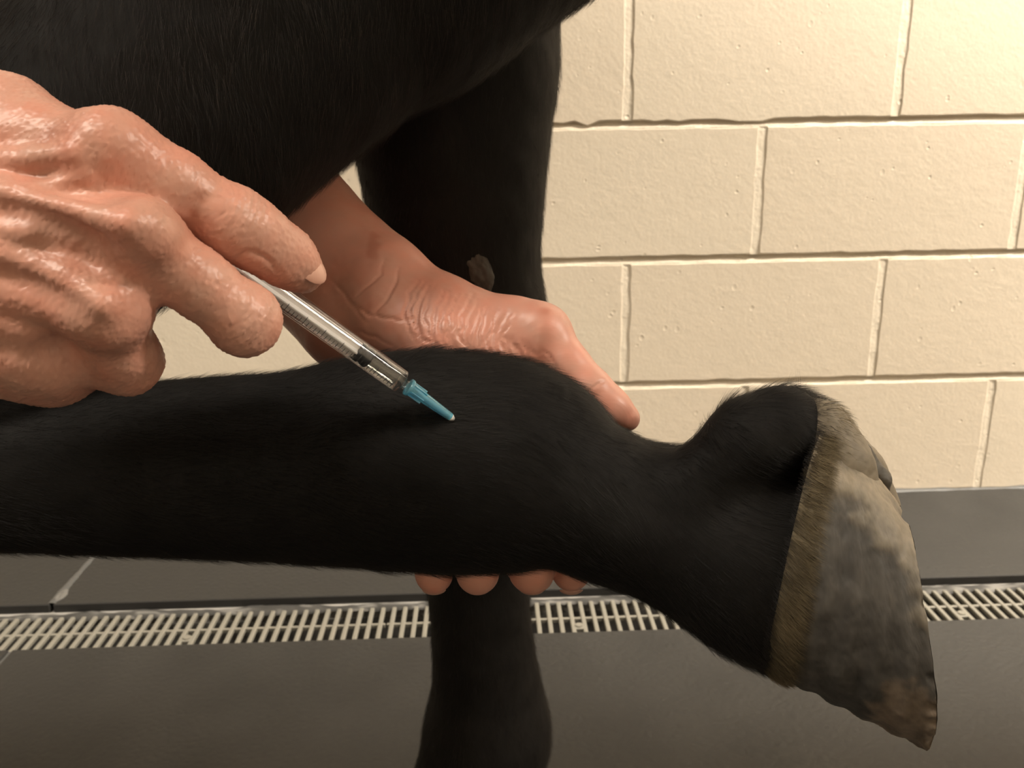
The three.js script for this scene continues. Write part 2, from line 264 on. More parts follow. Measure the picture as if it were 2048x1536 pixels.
// a limb of elliptical sections: each station [top x, top y, bottom x, bottom y, half width across, distance]
function limb(stations, sub = 5) {
  const st = stations.map(([tx, ty, bx, by, b, d]) => ({ x: ((tx + bx) / 2 - 1024) / FOCAL * d, y: (768 - (ty + by) / 2) / FOCAL * d, z: -d, a: Math.hypot(tx - bx, ty - by) / 2 / FOCAL * d, b }));
  const cr = (p0, p1, p2, p3, t) => 0.5 * (2 * p1 + (p2 - p0) * t + (2 * p0 - 5 * p1 + 4 * p2 - p3) * t * t + (3 * p1 - p0 - 3 * p2 + p3) * t * t * t);
  const q = [];
  for (let i = 0; i < st.length - 1; i++) for (let s = 0; s < sub; s++) { const o = {}; for (const k of ['x', 'y', 'z', 'a', 'b']) o[k] = cr(st[Math.max(0, i - 1)][k], st[i][k], st[i + 1][k], st[Math.min(st.length - 1, i + 2)][k], s / sub); q.push(o); }
  q.push(st[st.length - 1]);
  return (X, Y, Z) => {
    const [x, y, z] = toView(X, Y, Z); let best = 9;
    for (let i = 0; i < q.length - 1; i++) {
      const p = q[i], r = q[i + 1], dx = r.x - p.x, dy = r.y - p.y, t = clamp(((x - p.x) * dx + (y - p.y) * dy) / (dx * dx + dy * dy), 0, 1);
      const ex = x - p.x - dx * t, ey = y - p.y - dy * t, a = p.a + (r.a - p.a) * t, b = p.b + (r.b - p.b) * t, w = z - p.z - (r.z - p.z) * t;
      const v = Math.sqrt(ex * ex + ey * ey), k = Math.sqrt(v * v / (a * a) + w * w / (b * b)), g = Math.sqrt(v * v / (a * a * a * a) + w * w / (b * b * b * b));
      const d = g > 1e-6 ? k * (k - 1) / g : -Math.min(a, b);
      if (d < best) best = d;
    }
    return best;
  };
}
const lifted = limb([
  [-420, 760, -420, 1130, 0.040, D0], [-300, 770, -300, 1125, 0.041, D0], [-150, 806, -150, 1108, 0.032, D0], [0, 802, 0, 1104, 0.027, D0], [200, 776, 200, 1111, 0.026, D0], [400, 755, 400, 1117, 0.026, D0], [600, 741, 600, 1127, 0.027, D0],
  [700, 719, 700, 1134, 0.029, D0], [780, 704, 780, 1140, 0.032, D0], [870, 700, 865, 1145, 0.035, D0], [955, 706, 945, 1147, 0.036, D0], [1035, 724, 1020, 1141, 0.036, D0], [1108, 790, 1092, 1134, 0.034, D0],
  [1190, 838, 1150, 1148, 0.031, D0], [1255, 868, 1195, 1166, 0.029, D0], [1325, 886, 1258, 1187, 0.029, D0], [1400, 898, 1315, 1212, 0.031, D0], [1470, 905, 1385, 1250, 0.036, D0], [1545, 912, 1450, 1293, 0.043, D0], [1600, 925, 1515, 1333, 0.045, D0], [1660, 960, 1600, 1350, 0.042, D0]]);
const heel = blend([chain([J(1400, 960, D0 - 0.018, 66), J(1500, 885, D0 - 0.021, 88), J(1560, 862, D0 - 0.020, 86), J(1610, 905, D0 - 0.014, 66)]), chain([J(1400, 960, D0 + 0.018, 66), J(1500, 885, D0 + 0.021, 88), J(1580, 862, D0 + 0.020, 84), J(1640, 905, D0 + 0.018, 70)])], 0.012);
const fetlockPad = chain([J(860, 800, D0 - 0.008, 92), J(1010, 830, D0 - 0.008, 96)]);
const LH = { H0: L(1645, 835, D0), T0: L(1522, 1336, D0), H1: L(1770, 1000, D0), T1: L(1826, 1484, D0) };
const sole = LH.H1.clone().add(LH.T1).multiplyScalar(0.5).sub(LH.H0.clone().add(LH.T0).multiplyScalar(0.5)).normalize();
const C0 = LH.H0.clone().add(LH.T0).multiplyScalar(0.5).addScaledVector(sole, 0.021);   // flesh ends inside the hoof
const lowerLeg = (x, y, z) => smin(smin(Math.max(lifted(x, y, z), (x - C0.x) * sole.x + (y - C0.y) * sole.y + (z - C0.z) * sole.z), heel(x, y, z), 0.010), fetlockPad(x, y, z), 0.006);
const forearm = limb([   // caudal edge first, runs up and right to the elbow
  [-140, 1000, -470, 800, 0.045, D0], [70, 800, -330, 510, 0.048, 0.374], [330, 590, -110, 240, 0.052, 0.378], [530, 446, 60, 10, 0.058, 0.382], [668, 334, 160, -150, 0.063, 0.386], [790, 236, 240, -300, 0.068, 0.39], [900, 152, 300, -430, 0.074, 0.395],
  [1008, 100, 370, -560, 0.082, 0.402], [1138, 0, 450, -690, 0.09, 0.41], [1290, -110, 500, -850, 0.10, 0.42]], 4);
const ZS = -0.545;
const standing = chain([
  [onZ(905, -560, ZS), 0.085], [onZ(900, -80, ZS), 0.0640], [onZ(902, 150, ZS), 0.0605], [onZ(905, 300, ZS), 0.0550], [onZ(912, 420, ZS), 0.0505], [onZ(921, 550, ZS), 0.0470], [onZ(935, 640, ZS), 0.0475], [onZ(948, 790, ZS), 0.0500], [onZ(950, 880, ZS), 0.0470], [onZ(955, 1000, ZS), 0.0365],
  [onZ(958, 1200, ZS), 0.0325], [onZ(966, 1290, ZS), 0.0335], [onZ(974, 1370, ZS), 0.0360], [onZ(976, 1445, ZS), 0.0430], [onZ(972, 1490, ZS), 0.0435], [onZ(958, 1580, ZS), 0.0385]], 0.012);
const hoofSpot = onZ(900, 1580, ZS);
const pastern = chain([[onZ(965, 1500, ZS), 0.040], [V(hoofSpot.x - 0.008, 0.085, ZS), 0.038]], 0.01);
const legB = (x, y, z) => smin(standing(x, y, z), pastern(x, y, z), 0.01);
const trunk = blend([
  bone(V(-0.10, 1.22, -0.475), V(0.35, 1.20, -0.475), 0.27, 0.31), bone(V(0.35, 1.20, -0.475), V(1.05, 1.24, -0.475), 0.31, 0.30), bone(V(1.05, 1.24, -0.475), V(1.5, 1.22, -0.475), 0.30, 0.26),
  bone(V(-0.05, 1.38, -0.475), V(-0.62, 1.92, -0.475), 0.20, 0.12), bone(V(-0.64, 1.92, -0.475), V(-1.02, 1.62, -0.475), 0.115, 0.065), bone(V(-0.6, 2.0, -0.39), V(-0.62, 2.1, -0.38), 0.03, 0.008), bone(V(-0.6, 2.0, -0.49), V(-0.62, 2.1, -0.50), 0.03, 0.008),
  bone(V(0.10, 1.12, -0.36), V(-0.12, 1.28, -0.30), 0.16, 0.15), bone(V(0.02, 0.86, -0.545), V(-0.10, 1.22, -0.56), 0.10, 0.15),
  bone(V(1.5, 1.05, -0.32), V(1.45, 0.62, -0.33), 0.15, 0.075), bone(V(1.45, 0.62, -0.33), V(1.62, 0.50, -0.33), 0.07, 0.055), bone(V(1.62, 0.50, -0.33), V(1.58, 0.17, -0.33), 0.04, 0.04), bone(V(1.58, 0.17, -0.33), V(1.53, 0.08, -0.33), 0.035, 0.038),
  bone(V(1.58, 1.05, -0.55), V(1.53, 0.62, -0.55), 0.15, 0.075), bone(V(1.53, 0.62, -0.55), V(1.70, 0.50, -0.55), 0.07, 0.055), bone(V(1.70, 0.50, -0.55), V(1.66, 0.17, -0.55), 0.04, 0.04), bone(V(1.66, 0.17, -0.55), V(1.61, 0.08, -0.55), 0.035, 0.038),
  bone(V(1.72, 1.35, -0.475), V(1.86, 0.75, -0.475), 0.05, 0.06)], 0.06);
const foreLeg = (x, y, z) => smin(lowerLeg(x, y, z), forearm(x, y, z), 0.014);
const horseAll = (x, y, z) => { const t = trunk(x, y, z); return Math.min(smin(foreLeg(x, y, z), t, 0.07), smin(legB(x, y, z), t, 0.07)); };
const boxA = [[-0.33, 0.36, -0.505], [0.17, 0.765, -0.262]], boxB = [[-0.15, 0.09, -0.66], [0.12, 0.765, -0.42]];
const inA = inside(boxA, 0.017), inB = inside(boxB, 0.017);
const gA = surfaceNets((x, y, z) => smin(foreLeg(x, y, z), trunk(x, y, z), 0.07), ...boxA, 0.0020);
const gB = surfaceNets((x, y, z) => smin(legB(x, y, z), trunk(x, y, z), 0.07), ...boxB, 0.0026);
const gC = surfaceNets(horseAll, [-1.15, 0.03, -0.80], [1.95, 2.16, -0.08], 0.015, (x, y, z) => !inA(x, y, z) && !inB(x, y, z));
console.log('horse fields', gA.attributes.position.count, gB.attributes.position.count, gC.attributes.position.count);
const coat = (x, y, z) => { const v = 1 + 0.5 * fbm(x * 30, y * 30, z * 30, 3); return [0.0052 * v, 0.0045 * v, 0.0040 * v]; };
for (const g of [gA, gB]) displace(g, (x, y, z) => 0.0007 * fbm(x * 90, y * 90, z * 90, 3));
const horse = thing('horse', 'black horse with one foreleg lifted for an injection and the other standing', 'horse', [0, 0, ZS]);
const toHorse = (g) => g.translate(0, 0, -ZS);
M.coat = phys({ color: 0xffffff, vertexColors: true, roughness: 0.7, specularIntensity: 0.35, sheen: 0.35, sheenColor: lin(0.26, 0.21, 0.17), sheenRoughness: 0.45 });
const hairSources = [gA, gB].map((g) => g.clone());
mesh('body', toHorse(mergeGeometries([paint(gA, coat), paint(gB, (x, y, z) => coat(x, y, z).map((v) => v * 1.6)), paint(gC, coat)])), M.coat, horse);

// hooves: stacked rings from the hair line to the ground
function hoofGeometry(H0, T0, H1, T1, center, half, tilt, na, ns, toeBulge) {
  // H/T: heel and toe points of the first and the last ring, half: half widths across; center(…) gives the axis across
  const pos = [], idx = [], uvw = [];
  for (let s = 0; s <= ns; s++) {
    const t = s / ns, H = H0.clone().lerp(H1, t), T = T0.clone().lerp(T1, t), C = H.clone().add(T).multiplyScalar(0.5), A = T.clone().sub(H).multiplyScalar(0.5), b = lerp(half[0], half[1], t) * (1 + 0.05 * Math.sin(t * Math.PI));
    for (let k = 0; k < na; k++) {
      const ph = k / na * Math.PI * 2, c = Math.cos(ph), n = Math.sin(ph);
      const wide = b * Math.sign(n) * Math.pow(Math.abs(n), c < 0 ? 0.62 : 0.86) * (1 + 0.10 * c - 0.04 * c * c);
      const p = C.clone().addScaledVector(A, Math.sign(c) * Math.pow(Math.abs(c), c > 0 ? 1.0 : 0.8)).addScaledVector(center, wide).addScaledVector(tilt, n);
      pos.push(p.x, p.y, p.z); uvw.push(t, ph);
    }
  }
  for (let s = 0; s < ns; s++) for (let k = 0; k < na; k++) { const a = s * na + k, b = s * na + (k + 1) % na, c = a + na, d = b + na; idx.push(a, c, b, b, c, d); }
  const g = new THREE.BufferGeometry(); g.setAttribute('position', new THREE.Float32BufferAttribute(pos, 3)); g.setIndex(idx); g.computeVertexNormals(); g.userData.uvw = uvw; return g;
}
const towards = V(0, 0, 1).transformDirection(VIEW);      // the lifted hoof lies square to the line of sight: this is its width
const tiltV = sole.clone().multiplyScalar(mm(-104, 0.314));
const NA = 300, NS = 170, bulbs = [];
const hoofG = hoofGeometry(LH.H0, LH.T0, LH.H1, LH.T1, towards, [0.047, 0.0585], tiltV, NA, NS);
{
  const p = hoofG.attributes.position, n = hoofG.attributes.normal.clone(), w = hoofG.userData.uvw, col = new Float32Array(p.count * 3);
  for (let i = 0; i < p.count; i++) {
    const t = w[2 * i], ph = w[2 * i + 1], toe = 0.5 + 0.5 * Math.cos(ph), x = p.getX(i), y = p.getY(i), z = p.getZ(i);
    const f1 = fbm(x * 55, y * 55, z * 55, 5), f2 = fbm(x * 140 + 9, y * 140, z * 140, 4), f3 = fbm(x * 22 + 3, y * 22, z * 22 + 5, 4), fine = fbm(x * 600, y * 600, z * 600, 3);
    // matter: horn, the soft band under the hair line, dried mud, raw horn where the edge has worn and split
    const band = 1 - smooth(0.09, 0.26, t + 0.03 * f1), mud = smooth(-0.10, 0.22, f3 * 0.9 + 0.45 * f2 + 0.55 * (0.52 - toe) + 0.1 * f1 + (t > 0.8 ? (t - 0.8) * 0.9 : 0) - (1 - smooth(0.1, 0.4, t)) * 0.12);
    const worn = smooth(-0.02, 0.08, f1 * 0.35 + (t - 0.80) * 0.9 + (toe - 0.75) * 0.9 - 0.02), ochre = smooth(0.0, 0.12, 0.10 - toe + 0.12 * f1) * smooth(0.30, 0.55, t);
    let c = [0.047, 0.043, 0.038]; const to = (q, k) => { for (let j = 0; j < 3; j++) c[j] = lerp(c[j], q[j], k); };
    to([0.135, 0.116, 0.088], mud * 0.85); to([0.110, 0.086, 0.047], band * 0.8); to([0.20, 0.165, 0.115], (1 - smooth(0.16, 0.36, toe + 0.08 * f1)) * 0.7); to([0.24, 0.155, 0.065], ochre * 0.6); to([0.155, 0.118, 0.085], worn * 0.85);
    const k = 1 + 0.35 * fine + 0.5 * f2; col.set(c.map((v) => Math.max(0.01, v * k)), 3 * i);
    let d = 0.0010 * f1 + 0.0006 * f2 + 0.00022 * fine + 0.0011 * mud * 0.6 + 0.0006 * Math.sin(t * 34 + 2 * f3) * smooth(0.15, 0.3, t) * toe;
    d += 0.0012 * band * (1 - smooth(0.10, 0.2, t)) - 0.0006;
    if (t > 0.9) d -= smooth(0.9, 1, t) * Math.max(0, fbm(x * 120, y * 120, z * 120, 3)) * 0.006 * (0.3 + toe);
    p.setXYZ(i, x + n.getX(i) * d, y + n.getY(i) * d, z + n.getZ(i) * d);
  }
  hoofG.setAttribute('color', new THREE.BufferAttribute(col, 3)); hoofG.computeVertexNormals();
  M.horn = std({ color: 0xffffff, vertexColors: true, roughness: 0.62 });
  const hoof = mesh('hoof', toHorse(hoofG.clone()), M.horn, horse); hoof.userData.label = 'muddy grey hoof of the lifted leg, worn at the toe';
  // the underside: rim, hollow sole and frog
  const pos = [], idx = [], cols = [], rings = 14, C = LH.H1.clone().add(LH.T1).multiplyScalar(0.5);
  for (let r = 0; r <= rings; r++) for (let k = 0; k < NA; k += 3) { const q = r / rings, i = NS * NA + k; const e = V(p.getX(i), p.getY(i), p.getZ(i)); e.lerp(C, q); e.addScaledVector(sole, -0.012 * smooth(0.10, 0.4, q) + 0.0012 * fbm(e.x * 150, e.y * 150, e.z * 150, 3)); pos.push(e.x, e.y, e.z); const v = 0.8 + 0.5 * fbm(e.x * 60, e.y * 60, e.z * 60); cols.push(0.16 * v, 0.125 * v, 0.085 * v); }
  const K = Math.ceil(NA / 3); for (let r = 0; r < rings; r++) for (let k = 0; k < K; k++) { const a = r * K + k, b = r * K + (k + 1) % K, c = a + K, d = b + K; idx.push(a, c, b, b, c, d); }
  const sg = new THREE.BufferGeometry(); sg.setAttribute('position', new THREE.Float32BufferAttribute(pos, 3)); sg.setAttribute('color', new THREE.Float32BufferAttribute(cols, 3)); sg.setIndex(idx); sg.computeVertexNormals(); mesh('sole', toHorse(sg), M.horn, hoof);
  const toeDir = LH.T1.clone().sub(LH.H1).normalize(), frog = blend([bone(LH.H1.clone().addScaledVector(towards, 0.012).addScaledVector(sole, -0.030), C.clone().addScaledVector(sole, -0.012), 0.012, 0.005), bone(LH.H1.clone().addScaledVector(towards, -0.012).addScaledVector(sole, -0.022), C.clone().addScaledVector(sole, -0.012), 0.012, 0.005)], 0.006);
  const [lo, hi] = bounds([LH.H1, C], 0.03), fg = surfaceNets(frog, lo, hi, 0.0015); displace(fg, (x, y, z) => 0.001 * fbm(x * 130, y * 130, z * 130)); mesh('frog', toHorse(paint(fg, () => [0.075, 0.062, 0.047])), M.horn, hoof);
  for (const q of [[J(1628, 872, D0 - 0.021, 76), J(1672, 938, D0 - 0.024, 70), J(1712, 1010, D0 - 0.026, 56)], [J(1636, 872, D0 + 0.018, 72), J(1700, 950, D0 + 0.016, 66), J(1740, 1010, D0 + 0.014, 56)]]) {
    const bg = surfaceNets(chain(q, 0.004), ...bounds(q.map((v) => v[0]), 0.024), 0.0011); displace(bg, (x, y, z) => 0.0009 * fbm(x * 90, y * 90, z * 90, 4) + 0.0003 * fbm(x * 500, y * 500, z * 500, 3));
    paint(bg, (x, y, z) => { const k = 1 + 0.45 * fbm(x * 70, y * 70, z * 70, 4) + 0.3 * fbm(x * 500, y * 500, z * 500, 3); return [0.150 * k, 0.122 * k, 0.083 * k]; }); bulbs.push(bg.clone()); mesh('heel_bulb', toHorse(bg), M.horn, hoof);
  }
  // flap of loose frog horn and a wisp of bedding at the heel
  const wg = surfaceNets(blend([bone(L(1715, 905, D0 - 0.01), L(1758, 962, D0 - 0.012), 0.0055, 0.0042), bone(L(1758, 962, D0 - 0.012), L(1762, 984, D0 - 0.012), 0.0042, 0.002)], 0.004), ...bounds([L(1715, 905, D0), L(1762, 984, D0)], 0.03), 0.001); displace(wg, (x, y, z) => 0.0012 * fbm(x * 260, y * 260, z * 260)); mesh('loose_horn', toHorse(paint(wg, () => [0.06, 0.052, 0.040])), M.horn, hoof);
  const wisp = mergeGeometries([[1760, 975, 1779, 948], [1758, 972, 1768, 990], [1762, 985, 1771, 966]].map(([a, b, c, d]) => new THREE.TubeGeometry(new THREE.CatmullRomCurve3([L(a, b, D0 - 0.012), L((a + c) / 2 + 2, (b + d) / 2 + 1, D0 - 0.013), L(c, d, D0 - 0.014)]), 8, 0.0004, 5)));
  mesh('straw_wisp', toHorse(wisp), std({ color: lin(0.06, 0.05, 0.035), roughness: 0.9 }), hoof);
  // the three hooves on the ground
  const sg0 = hoofGeometry(V(0.045, 0.075, 0), V(-0.045, 0.088, 0), V(0.05, 0.0, 0), V(-0.085, 0.0, 0), V(0, 0, 1), [0.042, 0.062], V(0, 0, 0), 60, 12); paint(sg0, (x, y, z) => { const v = 1 + 0.6 * fbm(x * 50, y * 50, z * 50); return [0.055 * v, 0.05 * v, 0.043 * v]; });
  for (const [x, z] of [[hoofSpot.x - 0.018, ZS], [1.52, -0.33], [1.60, -0.55]]) { const h = mesh('hoof', sg0, M.horn, horse); h.position.set(x, 0.0, z - ZS); }
}
// chestnut: the horny callus on the inside of the standing forearm
{
  const c = onZ(958, 516, ZS), front = V(c.x, c.y, ZS + 0.0475), g = new THREE.SphereGeometry(1, 60, 44); g.scale(0.0076, 0.0145, 0.0036);
  displace(g, (x, y, z) => 0.0024 * fbm(x * 200, y * 150, z * 200, 4)); paint(g, (x, y, z) => { const v = 1 + 0.7 * fbm(x * 300, y * 300, z * 300); return [0.055 * v, 0.045 * v, 0.035 * v]; });
  g.rotateZ(0.18); g.translate(front.x, front.y, front.z - 0.0005); const m = mesh('chestnut', toHorse(g), M.horn, horse); m.userData.label = 'lumpy grey horn callus on the inside of the standing leg';
}
// coat hair
function sampler(g) {
  const p = g.attributes.position, ix = g.index.array, cum = []; let s = 0; const a = V(), b = V(), c = V();
  for (let i = 0; i < ix.length; i += 3) { a.fromBufferAttribute(p, ix[i]); b.fromBufferAttribute(p, ix[i + 1]); c.fromBufferAttribute(p, ix[i + 2]); s += b.sub(a).cross(c.sub(a)).length() / 2; cum.push(s); }
  return { area: s, pick() { const r = rnd() * s; let lo = 0, hi = cum.length - 1; while (lo < hi) { const m = lo + hi >> 1; if (cum[m] < r) lo = m + 1; else hi = m; } let u = rnd(), v = rnd(); if (u + v > 1) { u = 1 - u; v = 1 - v; } const [i, j, k] = [ix[3 * lo], ix[3 * lo + 1], ix[3 * lo + 2]], n = g.attributes.normal; const q = (at) => V(at.getX(i) + (at.getX(j) - at.getX(i)) * u + (at.getX(k) - at.getX(i)) * v, at.getY(i) + (at.getY(j) - at.getY(i)) * u + (at.getY(k) - at.getY(i)) * v, at.getZ(i) + (at.getZ(j) - at.getZ(i)) * u + (at.getZ(k) - at.getZ(i)) * v); return [q(p), q(n).normalize()]; } };
}
function hairStrand() {   // a unit hair: along +y, lifting towards +z, bent over at the end, three-sided
  const pos = [], idx = [], S = 4;
  for (let i = 0; i <= S; i++) { const t = i / S, r = (1 - 0.9 * t) * 0.5, z = 0.30 * t - 0.20 * t * t; for (let k = 0; k < 3; k++) { const a = k / 3 * Math.PI * 2; pos.push(Math.cos(a) * r, t, z, Math.sin(a) * r); } }
  const P = []; for (let i = 0; i < pos.length; i += 4) P.push(pos[i], pos[i + 1], pos[i + 2] * 1 + 0, 0); return { pos, S };
}
const hairGeo = (thin) => {
  const { pos, S } = hairStrand(), out = [], idx = [];
  for (let i = 0; i < pos.length; i += 4) out.push(pos[i] * thin, pos[i + 1], pos[i + 2] + pos[i + 3] * thin);
  for (let i = 0; i < S; i++) for (let k = 0; k < 3; k++) { const a = i * 3 + k, b = i * 3 + (k + 1) % 3, c = a + 3, d = b + 3; idx.push(a, b, c, b, d, c); }
  const g = new THREE.BufferGeometry(); g.setAttribute('position', new THREE.Float32BufferAttribute(out, 3)); g.setIndex(idx); g.computeVertexNormals(); return g;
};
M.hair = phys({ color: 0xffffff, roughness: 0.42, specularIntensity: 0.6 });
function fur(name, items, thin) {   // items: [root, along, out, length, colour]
  const im = new THREE.InstancedMesh(hairGeo(thin), M.hair, items.length), m = new THREE.Matrix4(), s = V(), c = new THREE.Color();
  items.forEach(([p, t, n, len, col], i) => { s.crossVectors(t, n).normalize(); m.makeBasis(s.clone().multiplyScalar(len), t.clone().multiplyScalar(len), n.clone().multiplyScalar(len)); m.setPosition(p.x, p.y, p.z - ZS); im.setMatrixAt(i, m); im.setColorAt(i, c.setRGB(...col)); });
  im.name = name; im.userData.kind = 'stuff'; im.castShadow = im.receiveShadow = true; horse.add(im); return im;
}
{
  const right = V(1, 0, 0).transformDirection(VIEW), up = V(0, 1, 0).transformDirection(VIEW);
  const lay = (n, dir) => dir.clone().addScaledVector(n, -dir.dot(n)).normalize();
  const make = (g, count, ok, dirOf, lenOf, colOf) => { const s = sampler(g), out = []; for (let i = 0; i < count; i++) { const [p, n] = s.pick(); const v = toView(p.x, p.y, p.z), px = 1024 + FOCAL * v[0] / -v[2], py = 768 - FOCAL * v[1] / -v[2]; if (!ok(px, py, p)) continue; const t = lay(n, dirOf(px, py, p)).applyAxisAngle(n, (rnd() - 0.5) * 0.45 + 0.5 * fbm(p.x * 70, p.y * 70, p.z * 70, 2)); t.addScaledVector(n, 0.05 + 0.26 * rnd() * rnd()).normalize(); const nn = lay(t, n); out.push([p.addScaledVector(n, -0.0006), t, nn, lenOf(px, py) * (0.6 + 0.6 * rnd()), colOf(px, py, p)]); } return out; };
  const dirLeg = (px, py) => { const a = px < 900 ? -0.12 : lerp(-0.12, -0.75, smooth(900, 1250, px)) + (px > 1300 ? 0.25 * smooth(1300, 1500, px) : 0); return right.clone().multiplyScalar(Math.cos(a)).addScaledVector(up, Math.sin(a)); };
  const dark = (px, py, p) => { const k = 0.6 + 0.8 * rnd() + 0.6 * fbm(p.x * 40, p.y * 40, p.z * 40, 3), w = rnd() < 0.08 ? 3 : 1; return [0.0068 * k * w, 0.0058 * k * w, 0.0052 * k * w]; };
  const onLeg = (px, py) => py > 690 - (px < 300 ? 0 : 0) && px > -260;
  fur('coat_hair', make(hairSources[0], 210000, (px, py, p) => (py > 690 && px > -160) && !(px > 1640), dirLeg, (px, py) => px > 1350 ? 0.0095 : px > 820 && px < 1250 && py < 900 ? 0.0095 : 0.0085, dark), 0.011);
  const down = V(0.04, -1, 0.0);
  fur('coat_hair', make(hairSources[0], 150000, (px, py) => py < 640 && px > -160 && py > -160 && px < 1260, () => down, () => 0.0105, (px, py, p) => { const c = dark(px, py, p); return [c[0] * 2.4, c[1] * 1.95, c[2] * 1.7]; }), 0.0095);
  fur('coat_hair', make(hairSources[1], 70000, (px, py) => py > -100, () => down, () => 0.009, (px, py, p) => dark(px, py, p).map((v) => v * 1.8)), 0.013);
  // hair over the coronet, caked with dried mud at its ends
  const tan = (p) => { const k = 0.6 + 0.7 * rnd() + 0.5 * fbm(p.x * 120, p.y * 120, p.z * 120, 3); return [0.150 * k, 0.118 * k, 0.070 * k]; };
  const items = [], hp = hoofG.attributes.position, hn = hoofG.attributes.normal, w = hoofG.userData.uvw;
  for (let q = 0; q < 15000; q++) { const t = 0.14 * rnd(), s = Math.floor(t * NS), k = Math.floor(rnd() * NA), i = s * NA + k, p = V(hp.getX(i), hp.getY(i), hp.getZ(i)), n = V(hn.getX(i), hn.getY(i), hn.getZ(i)); p.x += (rnd() - 0.5) * 0.0012; p.y += (rnd() - 0.5) * 0.0012; const tt = lay(n, sole).applyAxisAngle(n, (rnd() - 0.5) * 0.5).addScaledVector(n, 0.1 + 0.2 * rnd()).normalize(); items.push([p.addScaledVector(n, -0.0005), tt, lay(tt, n), 0.0042 + 0.003 * rnd(), tan(p)]); }
  for (const b of bulbs) { const s = sampler(b); for (let q = 0; q < 2600; q++) { const [p, n] = s.pick(), v = toView(p.x, p.y, p.z), px = 1024 + FOCAL * v[0] / -v[2]; if (px > 1668 + 50 * rnd()) continue; const tt = lay(n, sole).applyAxisAngle(n, (rnd() - 0.5) * 0.6).addScaledVector(n, 0.08 + 0.2 * rnd()).normalize(); const dk = px < 1640 + 30 * rnd(); items.push([p.addScaledVector(n, -0.0004), tt, lay(tt, n), 0.004 + 0.003 * rnd(), dk ? [0.016, 0.013, 0.010] : tan(p)]); } }
  fur('coronet_hair', items, 0.03);
  const fringe = []; for (let q = 0; q < 3600; q++) { const i = Math.floor(rnd() * 3) * NA + Math.floor(rnd() * NA), p = V(hp.getX(i), hp.getY(i), hp.getZ(i)), n = V(hn.getX(i), hn.getY(i), hn.getZ(i)); p.x += (rnd() - 0.5) * 0.002; p.y += (rnd() - 0.5) * 0.002; const tt = lay(n, sole).applyAxisAngle(n, (rnd() - 0.5) * 0.7).addScaledVector(n, 0.12 + 0.2 * rnd()).normalize(); fringe.push([p.addScaledVector(sole, -0.002).addScaledVector(n, 0.0002), tt, lay(tt, n), 0.003 + 0.004 * rnd() * rnd(), [0.011, 0.009, 0.008]]); }
  fur('coat_hair', fringe, 0.02);
  // long feathers on the heel and the back of the fetlock
  const tuft = []; for (let q = 0; q < 160; q++) { const a = rnd(), p = L(1540 + 70 * a, 800 - 20 * Math.sin(a * 3.1), D0 + (rnd() - 0.5) * 0.045), d = right.clone().multiplyScalar(0.2 + 0.5 * rnd()).addScaledVector(up, 0.5 + 0.6 * rnd()).normalize(); tuft.push([p, d, lay(d, towards), 0.0035 + 0.005 * rnd() * rnd(), [0.02, 0.017, 0.013]]); }
  for (let q = 0; q < 3; q++) { const p = L(1590 + 4 * q, 788, D0), d = right.clone().multiplyScalar(-0.1).addScaledVector(up, 1).normalize(); tuft.push([p, d, right.clone(), 0.011, [0.02, 0.017, 0.013]]); }
  fur('heel_feather', tuft, 0.012);
}
console.log('horse built');

